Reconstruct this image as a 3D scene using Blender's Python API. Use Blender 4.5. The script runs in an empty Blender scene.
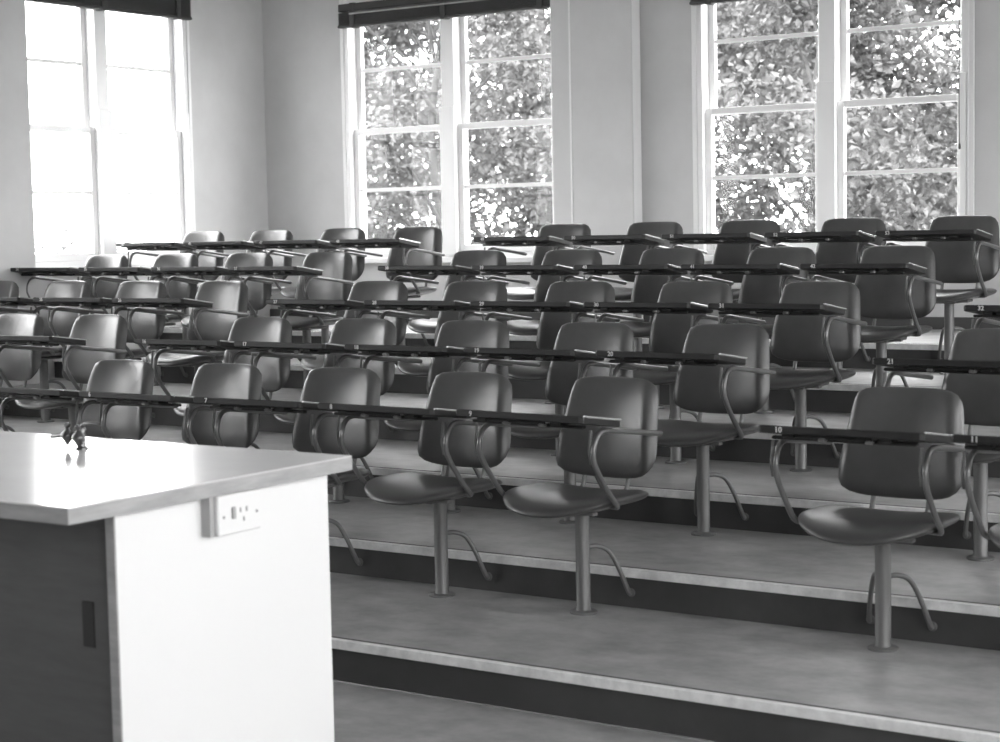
import bpy, math, random
from mathutils import Vector, Matrix
random.seed(7)
SC = bpy.context.scene
COL = SC.collection
PI = math.pi

# ------------------------------------------------------------------ camera
CAM = Vector((5.7816, -4.5910, 1.5107))
yaw, pit, rol = -.5963, -.0799, -.0196
fw = Vector((math.sin(yaw)*math.cos(pit), math.cos(yaw)*math.cos(pit), math.sin(pit)))
r0 = Vector((math.cos(yaw), -math.sin(yaw), 0)); u0 = r0.cross(fw)
rr = r0*math.cos(rol) + u0*math.sin(rol); uu = rr.cross(fw)
cd = bpy.data.cameras.new('camera'); cam = bpy.data.objects.new('camera', cd); COL.objects.link(cam)
cd.sensor_width = 36; cd.lens = 1797.2*36/1000; cd.clip_end = 200
M = Matrix((rr, uu, -fw)).transposed().to_4x4(); M.translation = CAM
cam.matrix_world = M
SC.camera = cam
cd.dof.use_dof = True; cd.dof.focus_distance = 8.5; cd.dof.aperture_fstop = 5.0
# ------------------------------------------------------------------ light
SC.view_settings.view_transform = 'Standard'; SC.view_settings.look = 'None'
SC.view_settings.gamma = 1; SC.view_settings.use_curve_mapping = False
SC.view_settings.exposure = 0.0
SC.cycles.use_denoising = True
SC.cycles.max_bounces = 8; SC.cycles.diffuse_bounces = 5
w = bpy.data.worlds.new('sky'); SC.world = w; w.use_nodes = True
bg = w.node_tree.nodes['Background']; bg.inputs[0].default_value = (1, 1, 1, 1); bg.inputs[1].default_value = 16
sun_d = bpy.data.lights.new('sun', 'SUN'); sun_d.energy = 12.0; sun_d.angle = .03
sun = bpy.data.objects.new('sun', sun_d); COL.objects.link(sun)
sun.rotation_euler = Vector((-.25, .75, -1.15)).to_track_quat('-Z', 'Y').to_euler()
def portal(name, loc, rot, sx, sy):
    l = bpy.data.lights.new(name, 'AREA'); l.shape = 'RECTANGLE'; l.size = sx; l.size_y = sy
    l.cycles.is_portal = True
    o = bpy.data.objects.new(name, l); COL.objects.link(o); o.location = loc; o.rotation_euler = rot

# ------------------------------------------------------------------ constants
S = .62; H = .1405; T = .9163; PO = .7723
VB = 5.87; UL = -3.44; UR = 8.3; VF = -7.0; ZC = 3.85
GAPL = .475; GAPR = .5023

# ------------------------------------------------------------------ materials
def mat(name, c, rough=.5, metal=0, spec=.5, noise=None, bump=None, coat=0):
    m = bpy.data.materials.new(name); m.use_nodes = True; nt = m.node_tree
    b = nt.nodes['Principled BSDF']; c = (c, c, c, 1)
    b.inputs['Base Color'].default_value = c; b.inputs['Roughness'].default_value = rough
    b.inputs['Metallic'].default_value = metal; b.inputs['Specular IOR Level'].default_value = spec
    b.inputs['Coat Weight'].default_value = coat
    tc = nt.nodes.new('ShaderNodeTexCoord')
    if noise:
        sc, amp, stretch = noise
        mp = nt.nodes.new('ShaderNodeMapping'); mp.inputs['Scale'].default_value = stretch
        n = nt.nodes.new('ShaderNodeTexNoise'); n.inputs['Scale'].default_value = sc; n.inputs['Detail'].default_value = 8
        n.inputs['Roughness'].default_value = .65
        r = nt.nodes.new('ShaderNodeValToRGB')
        lo, hi = max(0, c[0]*(1-amp)), c[0]*(1+amp)
        r.color_ramp.elements[0].position = .3; r.color_ramp.elements[1].position = .7
        r.color_ramp.elements[0].color = (lo, lo, lo, 1); r.color_ramp.elements[1].color = (hi, hi, hi, 1)
        nt.links.new(tc.outputs['Object'], mp.inputs[0]); nt.links.new(mp.outputs[0], n.inputs['Vector'])
        nt.links.new(n.outputs['Fac'], r.inputs[0]); nt.links.new(r.outputs[0], b.inputs['Base Color'])
    if bump:
        sc, st = bump
        n2 = nt.nodes.new('ShaderNodeTexNoise'); n2.inputs['Scale'].default_value = sc
        bp = nt.nodes.new('ShaderNodeBump'); bp.inputs['Strength'].default_value = st; bp.inputs['Distance'].default_value = .002
        nt.links.new(tc.outputs['Object'], n2.inputs['Vector']); nt.links.new(n2.outputs['Fac'], bp.inputs['Height'])
        nt.links.new(bp.outputs[0], b.inputs['Normal'])
    return m
ONE = (1, 1, 1)
MT = dict(
    wall=mat('plaster', .57, .8, noise=(3, .05, ONE), bump=(120, .25)),
    ceil=mat('ceiling_paint', .82, .9),
    floor=mat('linoleum', .34, .42, noise=(5.5, .30, (1, 1.3, 1)), bump=(30, .15)),
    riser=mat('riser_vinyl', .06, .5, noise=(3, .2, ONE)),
    nosing=mat('nosing_metal', .82, .4, noise=(14, .2, (1, 1, 1))),
    rubber=mat('nosing_rubber', .04, .6),
    skirt=mat('skirting_paint', .07, .5),
    white=mat('window_paint', .8, .4),
    blind=mat('blind_dark', .035, .5), blindlight=mat('blind_rail', .35, .4),
    vinyl=mat('seat_vinyl', .066, .28, spec=.5, noise=(9, .12, ONE), bump=(400, .25)),
    metal=mat('painted_tube', .15, .42, metal=.1, spec=.6),
    arm=mat('arm_tube', .15, .28, metal=.35, spec=.6),
    tablet=mat('tablet_laminate', .022, .45, spec=.3, noise=(12, .2, ONE)),
    edge=mat('tablet_edge_trim', .62, .25, metal=.6),
    paint=mat('number_paint', .6, .6),
    clip=mat('bright_bracket', .6, .25, metal=.8),
    bench=mat('bench_laminate', .72, .16, spec=.6, noise=(5, .03, ONE), bump=(14, .02)),
    benchedge=mat('bench_edge_wood', .38, .5, noise=(7, .2, (1, 1, 6))),
    panel=mat('bench_panel_white', .82, .5),
    door=mat('bench_door_dark', .095, .55, noise=(4, .15, (1, 1, 6))),
    slot=mat('handle_recess_black', .015, .5),
    plastic=mat('outlet_plastic', .82, .35), pins=mat('outlet_slots', .3, .5),
    boxside=mat('outlet_box_wood', .40, .5),
    brass=mat('tap_metal', .16, .32, metal=.9),
    glareleaf=mat('glare_leaf', .26, .6, noise=(5, .3, ONE)), leaf=mat('leaf', .07, .5, noise=(5, .85, ONE)), bark=mat('bark', .04, .9, noise=(8, .4, ONE)),  # shrub leaves coloured pale to imitate the haze of the overexposed window
    grass=mat('lawn', .08, .9, noise=(2, .3, ONE)),
    roof=mat('roof_board', .3, .9),
)
# leaves let a little light through
nt = MT['leaf'].node_tree; b = nt.nodes['Principled BSDF']; out = nt.nodes['Material Output']
tr = nt.nodes.new('ShaderNodeBsdfTranslucent'); tr.inputs[0].default_value = (.09, .09, .09, 1)
mx = nt.nodes.new('ShaderNodeMixShader'); mx.inputs[0].default_value = .35
nt.links.new(b.outputs[0], mx.inputs[1]); nt.links.new(tr.outputs[0], mx.inputs[2]); nt.links.new(mx.outputs[0], out.inputs[0])
g = bpy.data.materials.new('window_glass'); g.use_nodes = True; nt = g.node_tree
nt.nodes.remove(nt.nodes['Principled BSDF']); out = nt.nodes['Material Output']
t_ = nt.nodes.new('ShaderNodeBsdfTransparent'); t_.inputs[0].default_value = (.96, .96, .96, 1)
gl = nt.nodes.new('ShaderNodeBsdfGlossy'); gl.inputs['Roughness'].default_value = .02
lw = nt.nodes.new('ShaderNodeLayerWeight'); lw.inputs[0].default_value = .5
pw = nt.nodes.new('ShaderNodeMath'); pw.operation = 'POWER'; pw.inputs[1].default_value = 5
fr = nt.nodes.new('ShaderNodeMath'); fr.operation = 'MULTIPLY_ADD'; fr.inputs[1].default_value = .5; fr.inputs[2].default_value = .008
nt.links.new(lw.outputs['Facing'], pw.inputs[0]); nt.links.new(pw.outputs[0], fr.inputs[0])
mx = nt.nodes.new('ShaderNodeMixShader')
nt.links.new(fr.outputs[0], mx.inputs[0]); nt.links.new(t_.outputs[0], mx.inputs[1]); nt.links.new(gl.outputs[0], mx.inputs[2]); nt.links.new(mx.outputs[0], out.inputs[0])
MT['glass'] = g

# ------------------------------------------------------------------ mesh helper
class MB:
    def __init__(s): s.v = []; s.f = []; s.m = []; s.cur = 0
    def add(s, vs, fs):
        n = len(s.v); s.v += [tuple(v) for v in vs]; s.f += [tuple(i+n for i in f) for f in fs]; s.m += [s.cur]*len(fs); return s
    def box(s, x0, x1, y0, y1, z0, z1, M=None):
        vs = [Vector(p) for p in ((x0,y0,z0),(x1,y0,z0),(x1,y1,z0),(x0,y1,z0),(x0,y0,z1),(x1,y0,z1),(x1,y1,z1),(x0,y1,z1))]
        if M: vs = [M @ v for v in vs]
        return s.add(vs, [(3,2,1,0),(4,5,6,7),(0,1,5,4),(1,2,6,5),(2,3,7,6),(3,0,4,7)])
    def bevbox(s, x0, x1, y0, y1, z0, z1, b=.003, M=None):
        # box with chamfered vertical and horizontal edges
        vs = []; 
        for z, i in ((z0, b), (z0+b, 0), (z1-b, 0), (z1, b)):
            xa, xb, ya, yb = x0+i, x1-i, y0+i, y1-i
            for x, y in ((xa+b,ya),(xb-b,ya),(xb,ya+b),(xb,yb-b),(xb-b,yb),(xa+b,yb),(xa,yb-b),(xa,ya+b)): vs.append(Vector((x,y,z)))
        if M: vs = [M @ v for v in vs]
        fs = [tuple(range(7,-1,-1)), tuple(range(24,32))]
        for k in range(3):
            for i in range(8): j = (i+1)%8; fs.append((k*8+i, k*8+j, (k+1)*8+j, (k+1)*8+i))
        return s.add(vs, fs)
    def tube(s, pts, r, n=10, cap=True):
        pts = [Vector(p) for p in pts]; rs = r if isinstance(r, (list, tuple)) else [r]*len(pts)
        t0 = (pts[1]-pts[0]).normalized(); up = Vector((0,0,1)) if abs(t0.z) < .9 else Vector((1,0,0))
        nrm = t0.cross(up).normalized(); vs = []; fs = []
        for i, p in enumerate(pts):
            a = pts[max(i-1,0)]; c = pts[min(i+1,len(pts)-1)]; t = (c-a).normalized()
            nrm = (nrm - t*nrm.dot(t)).normalized(); bi = t.cross(nrm)
            for k in range(n):
                an = 2*PI*k/n; vs.append(p + (nrm*math.cos(an)+bi*math.sin(an))*rs[i])
        for i in range(len(pts)-1):
            for k in range(n): k2 = (k+1)%n; fs.append((i*n+k, i*n+k2, (i+1)*n+k2, (i+1)*n+k))
        if cap: fs += [tuple(range(n-1,-1,-1)), tuple((len(pts)-1)*n+k for k in range(n))]
        return s.add(vs, fs)
    def lathe(s, prof, n=24, c=(0,0,0), M=None):
        vs = []; fs = []
        for r, z in prof:
            for k in range(n):
                a = 2*PI*k/n; v = Vector((r*math.cos(a), r*math.sin(a), z))
                if M: v = M @ v
                vs.append(v + Vector(c))
        for i in range(len(prof)-1):
            for k in range(n): k2 = (k+1)%n; fs.append((i*n+k, i*n+k2, (i+1)*n+k2, (i+1)*n+k))
        fs += [tuple(range(n-1,-1,-1)), tuple((len(prof)-1)*n+k for k in range(n))]
        return s.add(vs, fs)
    def build(s, name, m, parent=None, smooth=False, loc=None):
        me = bpy.data.meshes.new(name); me.from_pydata(s.v, [], s.f)
        ms = m if isinstance(m, (list, tuple)) else [m]
        for x in ms: me.materials.append(MT[x])
        if len(ms) > 1: me.polygons.foreach_set('material_index', s.m)
        if smooth: me.polygons.foreach_set('use_smooth', [True]*len(me.polygons))
        me.update()
        if smooth: me.set_sharp_from_angle(angle=math.radians(50))
        o = bpy.data.objects.new(name, me); COL.objects.link(o)
        if parent: o.parent = parent
        if loc: o.location = loc
        return o
def spline(P, n=6):
    P = [Vector(p) for p in P]; Q = [P[0]] + P + [P[-1]]; out = []
    for i in range(1, len(Q)-2):
        for k in range(n):
            t = k/n; a, b, c, d = Q[i-1:i+3]
            out.append(.5*((2*b)+(-a+c)*t+(2*a-5*b+4*c-d)*t*t+(-a+3*b-3*c+d)*t**3))
    return out + [P[-1]]
def tag(o, label=None, cat=None, group=None, kind=None):
    if label: o['label'] = label
    if cat: o['category'] = cat
    if group: o['group'] = group
    if kind: o['kind'] = kind
    return o
def empty(name, loc, rz=0):
    o = bpy.data.objects.new(name, None); COL.objects.link(o); o.location = loc; o.rotation_euler.z = rz
    o.empty_display_size = .1; return o
def struct(o): o['kind'] = 'structure'; return o

# ------------------------------------------------------------------ room shell
def wall(name, axis, c, thick, a0, a1, z0, z1, holes):
    """axis 'u': runs along x at y=c..c+thick ; axis 'v': runs along y at x=c..c+thick"""
    m = MB()
    def bx(p, q, za, zb):
        if q-p < 1e-5 or zb-za < 1e-5: return
        ca, cb = min(c, c+thick), max(c, c+thick)
        if axis == 'u': m.box(p, q, ca, cb, za, zb)
        else: m.box(ca, cb, p, q, za, zb)
    x = a0
    for h0, h1, hz0, hz1 in sorted(holes):
        bx(x, h0, z0, z1); bx(h0, h1, z0, hz0); bx(h0, h1, hz1, z1); x = h1
    bx(x, a1, z0, z1)
    return struct(m.build(name, 'wall'))
W2 = (-2.68, -.755); W3 = (.235, 2.11); W1 = (3.34, 5.065)
ZS, ZH = 1.30, 3.26
WL = [(-5.4, -3.55), (-2.45, -.6), (.45, 2.3)]  # unseen windows farther forward, added to light the chairs from the left
WR = [(-5.6, -3.75), (-2.7, -.85), (.2, 2.05), (3.1, 4.95)]  # unseen windows, added as the source of light from the right
wall('wall_back', 'u', VB, .26, UL-.26, UR+.26, 0, ZC, [(*W2, ZS, ZH), (*W3, ZS, ZH)])
wall('wall_left', 'v', UL, -.26, VF, VB, 0, ZC, [(*W1, ZS, ZH)] + [(a, b, 1.0 if b < 0 else ZS, ZH) for a, b in WL])
wall('wall_right', 'v', UR, .26, VF, VB, 0, ZC, [(a, b, 1.0, 3.4) for a, b in WR])
wall('wall_front', 'u', VF, -.26, UL-.26, UR+.26, 0, ZC, [])
struct(MB().bevbox(-2.2, 6.8, VF, VF+.04, .8, 3.2, .004).build('trim_7', 'blind'))  # unseen blackboard behind the camera, added to darken light on the chair fronts
struct(MB().box(UL-.26, UR+.26, VF-.26, VB+.26, ZC, ZC+.2).build('ceiling', 'ceil'))
struct(MB().box(UL-.26, UR+.26, VF-.26, .0, -.2, 0).build('floor', 'floor'))
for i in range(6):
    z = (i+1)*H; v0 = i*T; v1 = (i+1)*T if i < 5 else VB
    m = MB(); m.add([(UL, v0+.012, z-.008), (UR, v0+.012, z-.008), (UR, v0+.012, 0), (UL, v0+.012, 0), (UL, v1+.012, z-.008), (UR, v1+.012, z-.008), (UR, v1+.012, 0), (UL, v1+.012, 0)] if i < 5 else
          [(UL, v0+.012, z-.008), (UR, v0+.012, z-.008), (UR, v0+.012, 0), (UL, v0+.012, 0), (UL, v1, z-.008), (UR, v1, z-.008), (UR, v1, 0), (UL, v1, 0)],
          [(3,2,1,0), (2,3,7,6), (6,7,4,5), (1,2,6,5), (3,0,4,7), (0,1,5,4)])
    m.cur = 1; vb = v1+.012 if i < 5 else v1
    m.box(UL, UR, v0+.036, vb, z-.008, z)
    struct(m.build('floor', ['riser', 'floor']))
    n = MB(); n.bevbox(UL, UR, v0, v0+.012, z-.030, z+.0015, .002); n.box(UL, UR, v0+.010, v0+.026, z-.008, z+.001)
    n.cur = 1; n.box(UL, UR, v0+.026, v0+.036, z-.008, z+.0022)
    struct(n.build('trim_%d' % (i+1), ['nosing', 'rubber']))
sk = MB().bevbox(UL, UR, VB-.014, VB, 6*H, 6*H+.075, .003); struct(sk.build('baseboard_back', 'skirt'))
# columns boxed out from the walls, with rounded arris
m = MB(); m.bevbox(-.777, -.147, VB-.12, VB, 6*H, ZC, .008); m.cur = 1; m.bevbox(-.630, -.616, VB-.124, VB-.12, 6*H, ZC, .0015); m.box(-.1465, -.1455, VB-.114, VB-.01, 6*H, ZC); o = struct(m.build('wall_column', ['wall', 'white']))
m = MB(); m.bevbox(UL, UL+.25, 2.86, 3.335, 3*H, ZC, .006); struct(m.build('wall_column', 'wall'))

# ------------------------------------------------------------------ windows
def make_window(name, M, w, z0, z1, detail=True):
    """local frame: x along the wall 0..w, y outward through the wall, z up; M places it"""
    root = bpy.data.objects.new(name, None); COL.objects.link(root); struct(root); root.matrix_world = M
    zm = z0 + (z1-z0)*.475 if not detail else 2.23
    zt = z1-.13
    f = MB()
    f.bevbox(0, .075, -.012, .16, z0, z1); f.bevbox(w-.075, w, -.012, .16, z0, z1)
    f.bevbox(.075, w-.075, -.012, .16, zt+.02, z1); f.bevbox(.075, w-.075, .02, .16, z0, z0+.035)
    f.bevbox(w/2-.055, w/2+.055, -.004, .16, z0+.035, zt+.02)
    # parting grooves beside the sashes
    f.bevbox(.028, .040, -.022, -.012, z0, z1, .002); f.bevbox(w-.040, w-.028, -.022, -.012, z0, z1, .002)
    f.build('window_frame', 'white', root)
    lin = MB()
    zl = zm+.14
    for a, b in ((.045, .085), (w/2-.062, w/2+.062), (w-.085, w-.045)):
        lin.bevbox(a, b, -.026, -.012 if a != w/2-.062 else -.004, z0+.02, zl, .003)
    lin.build('sash_lining', 'white', root)
    sl = MB(); sl.bevbox(-.05, w+.05, -.075, .02, z0-.035, z0+.003, .004); sl.build('window_sill', 'white', root)
    for k, (a, b) in enumerate(((.075, w/2-.055), (w/2+.055, w-.075))):
        for up in (0, 1):
            y0 = .03 if not up else .085
            za, zb = (z0+.035, zm+.02) if not up else (zm-.02, zt+.02)
            s_ = MB(); st = .042
            s_.bevbox(a, a+st, y0, y0+.04, za, zb); s_.bevbox(b-st, b, y0, y0+.04, za, zb)
            s_.bevbox(a+st, b-st, y0, y0+.04, za, za+(.055 if not up else .04)); s_.bevbox(a+st, b-st, y0, y0+.04, zb-.04, zb)
            zc = (za+zb)/2 + (.008 if not up else 0)
            s_.bevbox(a+st, b-st, y0+.008, y0+.032, zc-.013, zc+.013, .002)
            o = s_.build('sash', 'white', root)
            MB().box(a+st-.004, b-st+.004, y0+.018, y0+.022, za+.03, zb-.03).build('glass_pane', 'glass', o)
    return root
Mb = lambda u0: Matrix.Translation((u0, VB, 0))
make_window('window_1', Matrix.Translation((UL, W1[0], 0)) @ Matrix.Rotation(PI/2, 4, 'Z'), W1[1]-W1[0], ZS, ZH)
make_window('window_2', Mb(W2[0]), W2[1]-W2[0], ZS, ZH)
make_window('window_3', Mb(W3[0]), W3[1]-W3[0], ZS, ZH)
for i, (a, b) in enumerate(WR):
    make_window('window_%d' % (i+4), Matrix.Translation((UR, b, 0)) @ Matrix.Rotation(-PI/2, 4, 'Z'), b-a, 1.0, 3.4, False)
    portal('daylight_portal', (UR+.27, (a+b)/2, 2.2), (PI/2, 0, PI/2), b-a, 2.4)
for i, (a, b) in enumerate(WL):
    make_window('window_%d' % (i+8), Matrix.Translation((UL, a, 0)) @ Matrix.Rotation(PI/2, 4, 'Z'), b-a, 1.0 if b < 0 else ZS, ZH, False)
    portal('daylight_portal', (UL-.27, (a+b)/2, 2.2), (PI/2, 0, -PI/2), b-a, 2.2)
portal('daylight_portal', (sum(W2)/2, VB+.27, 2.28), (-PI/2, 0, 0), 1.85, 2.0)
portal('daylight_portal', (sum(W3)/2, VB+.27, 2.28), (-PI/2, 0, 0), 1.85, 2.0)
portal('daylight_portal', (UL-.27, sum(W1)/2, 2.28), (PI/2, 0, -PI/2), 1.75, 2.0)

# blinds drawn right up
def make_blind(M, w, zb, zt, label, cord=True):
    root = bpy.data.objects.new('venetian_blind', None); COL.objects.link(root)
    tag(root, label, 'blind', 'raised dark venetian blinds'); root.matrix_world = M
    m = MB(); m.bevbox(-.01, w+.02, -.075, -.01, zt-.055, zt, .004); m.build('head_rail', 'blind', root)
    m = MB(); k = 0; z = zb+.022
    while z < zt-.062:
        m.bevbox(-.015+.004*(k%2), w+.015-.003*(k%3), -.070, -.016, z, z+.0045, .001); z += .0062; k += 1
    m.build('slat_stack', 'blind', root)
    m = MB(); m.bevbox(-.02, w+.02, -.076, -.012, zb, zb+.020, .005); m.build('bottom_rail', 'blind', root)
    m = MB(); m.tube([(.10, -.082, zt-.075), (w-.25, -.082, zt-.075)], .006, 8); m.build('tilt_rod', 'blindlight', root)
    for x in (.12, w/2, w-.12):
        m = MB(); m.bevbox(x-.022, x+.022, -.080, -.01, zb-.006, zt+.004, .002); m.build('ladder_tape', 'blind', root)
    if cord:
        m = MB(); m.tube([(w-.05, -.09, zb+.02), (w-.052, -.088, 2.1), (w-.05, -.085, 1.95)], .0025, 6)
        m.lathe([(.004, 0), (.008, .01), (.006, .03), (.003, .04)], 10, c=(w-.05, -.085, 1.915)); m.build('pull_cord', 'blind', root)
    return root
make_blind(Matrix.Translation((UL, W1[0], 0)) @ Matrix.Rotation(PI/2, 4, 'Z'), W1[1]-W1[0]-.05, 3.04, 3.30, 'dark raised venetian blind above the blown-out left wall window', False)
make_blind(Mb(W2[0]+.05), W2[1]-W2[0]-.06, 2.985, 3.155, 'dark raised venetian blind above the tree-filled window near the corner', False)
make_blind(Mb(W3[0]+.04), W3[1]-W3[0]-.05, 2.91, 3.19, 'dark raised venetian blind above the right-hand back window', True)

# ------------------------------------------------------------------ lecture chair
def pad(hw0, hw1, z0, z1, thick, fn, ex=4.5, rings=14, seg=56):
    """rounded pad; fn(a,b,side)->point, a,b in -1..1 plus thickness offset"""
    vs = []; fs = []
    for side in (1, -1):
        base = len(vs)
        for k in range(rings+1):
            r = k/rings; r = math.sin(r*PI/2)**.9 if k else 0
            for j in range(seg):
                th = 2*PI*j/seg; c, s_ = math.cos(th), math.sin(th)
                x_ = ex[0] if s_ < 0 else ex[1]; q = (abs(c)**x_+abs(s_)**x_)**(-1/x_); a, b = r*c*q, r*s_*q
                e = thick/2*max(0, 1-r**5)**.5
                vs.append(fn(a, b, side*e))
        for k in range(rings):
            for j in range(seg):
                j2 = (j+1)%seg; f = (base+k*seg+j, base+(k+1)*seg+j, base+(k+1)*seg+j2, base+k*seg+j2)
                fs.append(f if side > 0 else f[::-1])
    return vs, fs
def seat_fn(a, b, e):
    # b: -1 front .. +1 rear
    x = a*(.238 - .035*max(0, -b)**2 - .012*max(0, b)**2)
    y = -.062 + b*.208 - (.02*(1-a*a) if b < 0 else 0)*abs(b)
    z = .414 + .020*abs(a)**2.2 - .024*max(0, -b)**2.5 - .004*max(0, b)**2 + e*(1.0) 
    return (x, y, z)
def back_fn(a, b, e):
    hw = .233 + (.185-.233)*(b+1)/2
    q = abs(a); bow = -.012 + (.046*q*q if q < .80 else .046*.64 + .0736*(q-.8) - .95*(q-.8)**2)
    y = .172 + .045*b + .014*b*b - bow + (-e)
    x = a*hw - math.copysign(1, a)*abs(a)**3*.004
    z = .648 + b*.170 + .012*(1-a*a)*(-1 if b < 0 else .3)*abs(b)
    return (x, y, z)
def make_number(text, parent):
    cu = bpy.data.curves.new('t', 'FONT'); cu.body = text; cu.size = .025; cu.extrude = .0006; cu.resolution_u = 2; cu.offset = .0006
    cu.align_x = 'CENTER'; cu.align_y = 'CENTER'
    to = bpy.data.objects.new('t', cu); COL.objects.link(to)
    dg = bpy.context.evaluated_depsgraph_get(); me = bpy.data.meshes.new_from_object(to.evaluated_get(dg))
    bpy.data.objects.remove(to); me.materials.clear(); me.materials.append(MT['paint']); me.name = 'seat_number'
    o = bpy.data.objects.new('seat_number', me); COL.objects.link(o); o.parent = parent
    o.rotation_euler = (PI/2, 0, 0); o.location = (-.172, -.4018, .7395)
    o['label'] = 'white number ' + text
    return o
UPPER = ('seat', 'backrest', 'back_stem', 'armrest', 'writing_tablet', 'seat_bracket')
def make_chair():
    root = empty('lecture_chair', (0, 0, 0))
    m = MB(); m.lathe([(.050, 0), (.050, .006), (.044, .010), (.028, .011), (.0255, .016), (.0255, .365), (.030, .368), (.030, .376)], 28)
    m.build('pedestal_post', 'metal', root, True)
    m = MB(); m.bevbox(-.095, .095, -.17, .09, .374, .388, .003); m.bevbox(-.16, .16, -.16, -.13, .380, .392, .002)
    m.build('seat_bracket', 'metal', root)
    vs, fs = pad(0, 0, 0, 0, .052, seat_fn, (2.8, 5.0)); MB().add(vs, fs).build('seat', 'vinyl', root, True)
    vs, fs = pad(0, 0, 0, 0, .042, back_fn, (4.6, 8.0)); MB().add(vs, fs).build('backrest', 'vinyl', root, True)
    for s in (-1, 1):
        m = MB(); m.tube(spline([(s*.095, -.02, .400), (s*.095, .08, .405), (s*.095, .135, .425), (s*.095, .155, .47), (s*.095, .185, .56)]), .0085)
        m.build('back_stem', 'metal', root, True)
    for s in (-1, 1):
        x = s*.243
        m = MB(); m.tube(spline([(s*.19, -.10, .412), (s*.225, -.115, .412), (x, -.138, .424), (x, -.200, .49), (x, -.262, .575), (x, -.268, .625), (x, -.245, .668), (x, -.205, .683), (x, -.13, .675), (x, .14, .640)], 5), .0095)
        # second, thinner hinge strut standing beside the tube
        m.tube([(x-.014, -.262, .575), (x-.015, -.272, .62), (x-.010, -.268, .690)], .005, 8)
        m.build('armrest', 'arm', root, True)
    # writing tablet: sloped toward the sitter, on two brackets
    tb = empty_parent = MB(); yf, yr = -.400, -.150; zf, zr = .752, .716; th = .024
    L, R_ = -.245, .288
    def sec(x0, x1):
        pass
    out = [(L+.01, yf), (R_-.012, yf), (R_, yf+.012), (R_-.005, yr-.02), (R_-.025, yr), (L+.05, yr), (L+.018, yr-.03), (L, yf+.03), (L, yf+.01)]
    n = len(out); vs = []
    zz = lambda y: zf+(zr-zf)*(y-yf)/(yr-yf)
    for k, (dz, ins) in enumerate(((-th, .003), (-th+.003, 0), (-.003, 0), (0, .003))):
        for x, y in out:
            cx, cy = (L+R_)/2, (yf+yr)/2
            vs.append((x+(cx-x)*ins*4, y+(cy-y)*ins*10, zz(y)+dz))
    fs = [tuple(range(n-1, -1, -1)), tuple(range(3*n, 4*n))]
    for k in range(3):
        for i in range(n): fs.append((k*n+i, k*n+(i+1)%n, (k+1)*n+(i+1)%n, (k+1)*n+i))
    tab = MB().add(vs, fs).build('writing_tablet', 'tablet', root)
    sl = math.atan2(zr-zf, yr-yf)
    m = MB(); M1 = Matrix.Translation((R_+.002, yf+.01, zf-.002)) @ Matrix.Rotation(sl, 4, 'X')
    m.bevbox(-.004, .002, 0, yr-yf-.03, -.001, .0045, .001, M1); m.build('edge_trim', 'edge', tab)
    m = MB()
    for x in (-.16, .02, .15): m.bevbox(x-.022, x+.022, -.36, -.30, .710, .726, .004)
    m.bevbox(-.235, .235, -.318, -.296, .699, .710, .003)
    m.tube([(-.12, -.372, .719), (.12, -.372, .719)], .005, 8)
    m.build('tablet_bracket', 'tablet', tab)
    for x in (.10, -.05):
        m = MB(); m.bevbox(x, x+.022, -.385, -.36, .706, .718, .003); m.build('hinge_lug', 'arm', tab)
    for s in (-1, 1):
        m = MB()
        m.tube(spline([(s*.012, .01, .235), (s*.035, .04, .236), (s*.062, .075, .215), (s*.085, .105, .15), (s*.105, .138, .062), (s*.106, .150, .055)], 5), .0088)
        m.lathe([(.016, 0), (.016, .003), (.011, .006)], 16, (s*.106, .1555, .055), Matrix.Rotation(PI/2, 4, 'X'))
        m.build('riser_brace', 'metal', root, True)
    return root
def kids(o): return list(CH.get(o.name, []))
proto = make_chair()
CH = {}
for o in bpy.data.objects:
    if o.parent: CH.setdefault(o.parent.name, []).append(o)
def copy_tree(o, parent=None):
    c = o.copy(); COL.objects.link(c); c.parent = parent
    for ch in kids(o): copy_tree(ch, c)
    return c
ROW = ['front row', 'second row', 'third row', 'fourth row', 'back row']
MID = ['at its left end', 'second from its left end', 'its centre seat', 'second from its right end', 'at its right end']
LFT = ['farthest from the aisle', 'third from the aisle', 'second from the aisle', 'at the aisle end']
jobs = []
YAW = {(0, 'M', 4): -.07, (0, 'R', 0): .0, (0, 'M', 3): -.035}
for r in range(5):
    for j in range(5): jobs.append((r, 'M', j))
    for j in {0: [], 1: [2, 3], 2: [0, 1, 2, 3], 3: [0, 1, 2, 3], 4: [0, 1, 2, 3]}[r]: jobs.append((r, 'L', j))
    for j in {0: [0, 1], 1: [0], 2: [0]}.get(r, []): jobs.append((r, 'R', j))
first = True
for r, g_, j in jobs:
    if g_ == 'M': u = j*S; num = 11*r+5+j; lab = 'dark vinyl tablet chair in the %s, middle block, %s' % (ROW[r], MID[j])
    elif g_ == 'L': u = -(4-j)*S-GAPL; num = 11*r+1+j; lab = 'dark vinyl tablet chair in the %s, left block, %s' % (ROW[r], LFT[j])
    else: u = 4*S+GAPR+S+j*S; num = 11*r+10+j; lab = 'dark vinyl tablet chair in the %s, right block, %s' % (ROW[r], ['first past the aisle', 'cut by the photo edge'][j])
    c = proto if first else copy_tree(proto)
    first = False
    c.location = (u, r*T+PO, (r+1)*H)
    tag(c, lab, 'chair', 'dark vinyl tablet chairs in tiered rows')
    yw = YAW.get((r, g_, j), random.uniform(-.03, .03))
    tabs = [k for k in c.children_recursive if k.name.split('.')[0] == 'writing_tablet'] if c is proto else None
    for k in c.children:
        if k.name.split('.')[0] in UPPER: k.rotation_euler.z = yw
        if k.name.split('.')[0] == 'writing_tablet': make_number(str(num), k)

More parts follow.
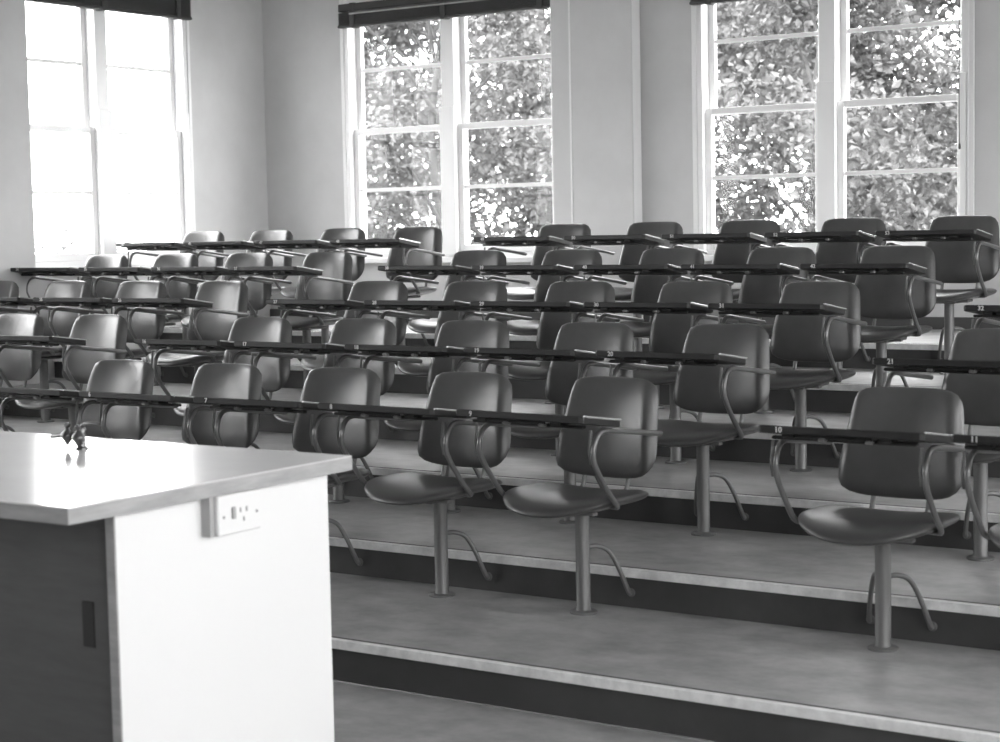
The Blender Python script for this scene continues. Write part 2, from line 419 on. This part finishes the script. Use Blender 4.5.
# ------------------------------------------------------------------ demonstration bench
ZB = .9
bench = empty('demonstration_bench', (1.2, -1.3, 0))
tag(bench, 'white-sided demonstration bench with pale glossy top and dark sliding doors at left front', 'bench')
bench.location = (0, 0, 0)
bx0, bx1, by0, by1 = -.9, 2.722, -1.825, -.805
m = MB(); m.bevbox(bx0, bx1, by0, by1, ZB-.004, ZB, .0015); m.cur = 1; m.bevbox(bx0, bx1, by0, by1, ZB-.040, ZB-.004, .0015)
m.build('benchtop', ['bench', 'benchedge'], bench)
us = 2.675; v0, v1 = -1.638, -.857
m = MB(); m.bevbox(us-.03, us, v0, v1, 0, ZB-.04, .001); m.cur = 1; m.box(us-.030, us-.0015, v0-.004, v0, 0, ZB-.04)
m.build('side_panel', ['panel', 'benchedge'], bench)
m = MB(); m.box(bx0+.05, us-.03, v0+.055, v1, .08, ZB-.04); m.box(bx0+.05, us-.03, v0+.09, v1-.02, 0, .08)
m.build('cabinet_body', 'door', bench)
m = MB(); m.bevbox(bx0+.05, us-.03, v0+.012, v0+.055, ZB-.085, ZB-.04, .002); m.bevbox(bx0+.05, us-.03, v0+.012, v0+.055, .08, .10, .002)
m.build('door_track', 'door', bench)
for k, (a, b, y) in enumerate(((us-.86, us-.034, v0+.018), (us-1.66, us-.84, v0+.036))):
    d = MB().bevbox(a, b, y, y+.016, .10, ZB-.085, .002).build('sliding_door', 'door', bench)
    x = b-.088; h = MB()
    h.bevbox(x-.020, x+.020, y-.002, y+.002, .520, .632, .001); h.build('recessed_handle', 'slot', d)
# outlet block under the overhang
out_ = MB().bevbox(us, us+.042, -1.333, -1.173, .757, .858, .003).build('power_outlet', 'plastic', bench)
m = MB(); m.bevbox(us, us+.030, -1.350, -1.333, .757, .858, .001); m.build('mounting_block', 'boxside', out_)
m = MB(); xf = us+.042
for y, z in ((-1.313, .803), (-1.191, .803)): m.lathe([(.004, 0), (.004, .0012)], 10, (xf, y, z), Matrix.Rotation(PI/2, 4, 'Y'))
m.box(xf-.001, xf+.001, -1.254, -1.249, .808, .820); m.box(xf-.001, xf+.001, -1.231, -1.226, .808, .820); m.box(xf-.001, xf+.001, -1.2425, -1.2375, .785, .796)
m.build('socket_holes', 'pins', out_)
MB().bevbox(xf-.001, xf+.005, -1.284, -1.272, .795, .825, .001).build('switch_rocker', 'boxside', out_)
# twin gas tap turret bolted through the top
TX, TY = 1.911, -1.03
m = MB(); m.lathe([(.019, 0), (.019, .003), (.012, .007), (.0105, .02), (.012, .028), (.0105, .036), (.013, .045), (.015, .055), (.011, .064), (.006, .070)], 20)
tap = m.build('gas_tap', 'brass', bench, True, (TX, TY, ZB))
def tapbody(name, c, side, lever, hi):
    m = MB()
    m.tube([(0, 0, .045), (c[0]*.6, c[1]*.6, .043), (c[0], c[1], .040)], [.008, .007, .008], 10)
    m.lathe([(.003, .010), (.008, .019), (.020, .036), (.019, .042), (.009, .052), (.006, .060), (.009, .064), (.009, .071), (.004, .075)], 14, (c[0], c[1], 0))
    # ribbed hose nozzle
    P = []; R = []
    for k in range(11): P.append((c[0]+side*(.012+.0058*k), c[1], .040-.0009*k)); R.append(.0078-.00035*k+(.0016 if k % 2 else 0))
    m.tube(P, R, 12)
    o = m.build(name, 'brass', tap, True)
    l = MB(); l.tube(spline([(c[0], c[1], .070), (c[0]+lever*.3, c[1], .076), (c[0]+lever, c[1]-.004, .074), (c[0]+lever*1.08, c[1]-.006, .068)], 4), .0042, 8)
    l.build('tap_lever', 'brass', o, True) if False else None
    return o
tapbody('hose_nozzle', (-.047, -.010), -1, -.03, 0)
tapbody('hose_nozzle', (.020, -.030), .35, .05, 0)
l = MB(); l.tube(spline([(.0, .0, .066), (.02, -.001, .074), (.07, -.002, .076), (.082, -.002, .071)], 4), .0045, 8); l.build('tap_lever', 'brass', tap, True)

# ------------------------------------------------------------------ outside
g0 = -1.2
gm = MB(); gm.box(-70, 60, -40, 90, g0-.1, g0); gr = gm.build('lawn', 'grass'); struct(gr)
def leaf_cloud(blobs, n, size, rnd):
    m = MB(); wsum = [b[3]**2 for b in blobs]; tot = sum(wsum)
    vs = []; fs = []
    for b, wt in zip(blobs, wsum):
        for _ in range(int(n*wt/tot)):
            d = Vector((rnd.gauss(0, 1), rnd.gauss(0, 1), rnd.gauss(0, 1))).normalized()*b[3]*(rnd.random()**.45)
            p = Vector(b[:3]) + Vector((d.x, d.y, d.z*.85))
            ax = Vector((rnd.gauss(0, 1), rnd.gauss(0, 1), rnd.gauss(0, .6)-.4)).normalized()
            sd = ax.cross(Vector((rnd.gauss(0, 1), rnd.gauss(0, 1), rnd.gauss(0, 1)))).normalized(); nn = ax.cross(sd)
            L = size*rnd.uniform(.6, 1.3); W = L*rnd.uniform(.28, .42)
            k = len(vs); vs += [p, p+ax*L*.45+sd*W+nn*L*.06, p+ax*L-nn*L*.08, p+ax*L*.45-sd*W+nn*L*.06, p+ax*L*.45-nn*L*.04]
            fs += [(k, k+1, k+4), (k+1, k+2, k+4), (k+2, k+3, k+4), (k+3, k, k+4)]
    m.add(vs, fs); return m
def tree(x, y, h, rad, n, size, label, cat, seed, name='tree', base=0.0, nb=22, tr=.09):
    rnd = random.Random(seed); root = empty(name, (x, y, g0)); tag(root, label, cat)
    m = MB(); m.tube(spline([(0, 0, 0), (.15, .02, h*.3), (-.14, .05, h*.6), (.1, 0, h*.85)], 5), [tr-tr*.7*k/15 for k in range(16)], 10)
    m.build('trunk', 'bark', root, True)
    br = MB(); blobs = []
    for k in range(nb):
        a = rnd.uniform(0, 2*PI); z = base+(h-base)*(k+.5)/nb; q = rad*rnd.uniform(.15, 1)**.6
        e = (math.cos(a)*q, math.sin(a)*q*.8, z); blobs.append((*e, rad*rnd.uniform(.28, .5)))
        if k % 2: br.tube(spline([(0, 0, z*.75), (e[0]*.5, e[1]*.5, z*.9), e], 4), [.03, .028, .025, .022, .02, .016, .012, .01, .008], 6)
    br.build('branch', 'bark', root, True)
    fo = leaf_cloud(blobs, n, size, rnd).build('foliage', 'leaf' if name == 'tree' else 'glareleaf', root); tag(fo, kind='stuff')
    return root
# seen through the back windows
tree(-6.25, 12.0, 6.0, 1.5, 15000, .095, 'nearer leafy tree outside the window nearest the corner', 'tree', 11)
tree(-11.9, 20.0, 8.5, 2.4, 27000, .13, 'farther leafy tree outside the window nearest the corner', 'tree', 12, nb=30)
tree(-1.55, 12.0, 6.0, 1.6, 18000, .095, 'nearer leafy tree outside the right-hand back window', 'tree', 13)
tree(-5.2, 20.0, 8.5, 2.5, 32000, .13, 'farther leafy tree outside the right-hand back window', 'tree', 14, nb=30)
tree(-21.0, 32.0, 9.0, 3.0, 12000, .22, 'distant tree glimpsed between leaves outside the window nearest the corner', 'tree', 16, nb=30)
tree(-10.4, 31.0, 12.0, 3.4, 26000, .24, 'distant tree glimpsed between leaves outside the right-hand back window', 'tree', 17, nb=30)
tree(-17, 15.6, 3.0, 1.5, 2200, .12, 'low shrub outside the overexposed left window, leaves coloured pale for the glare', 'shrub', 15, 'shrub')
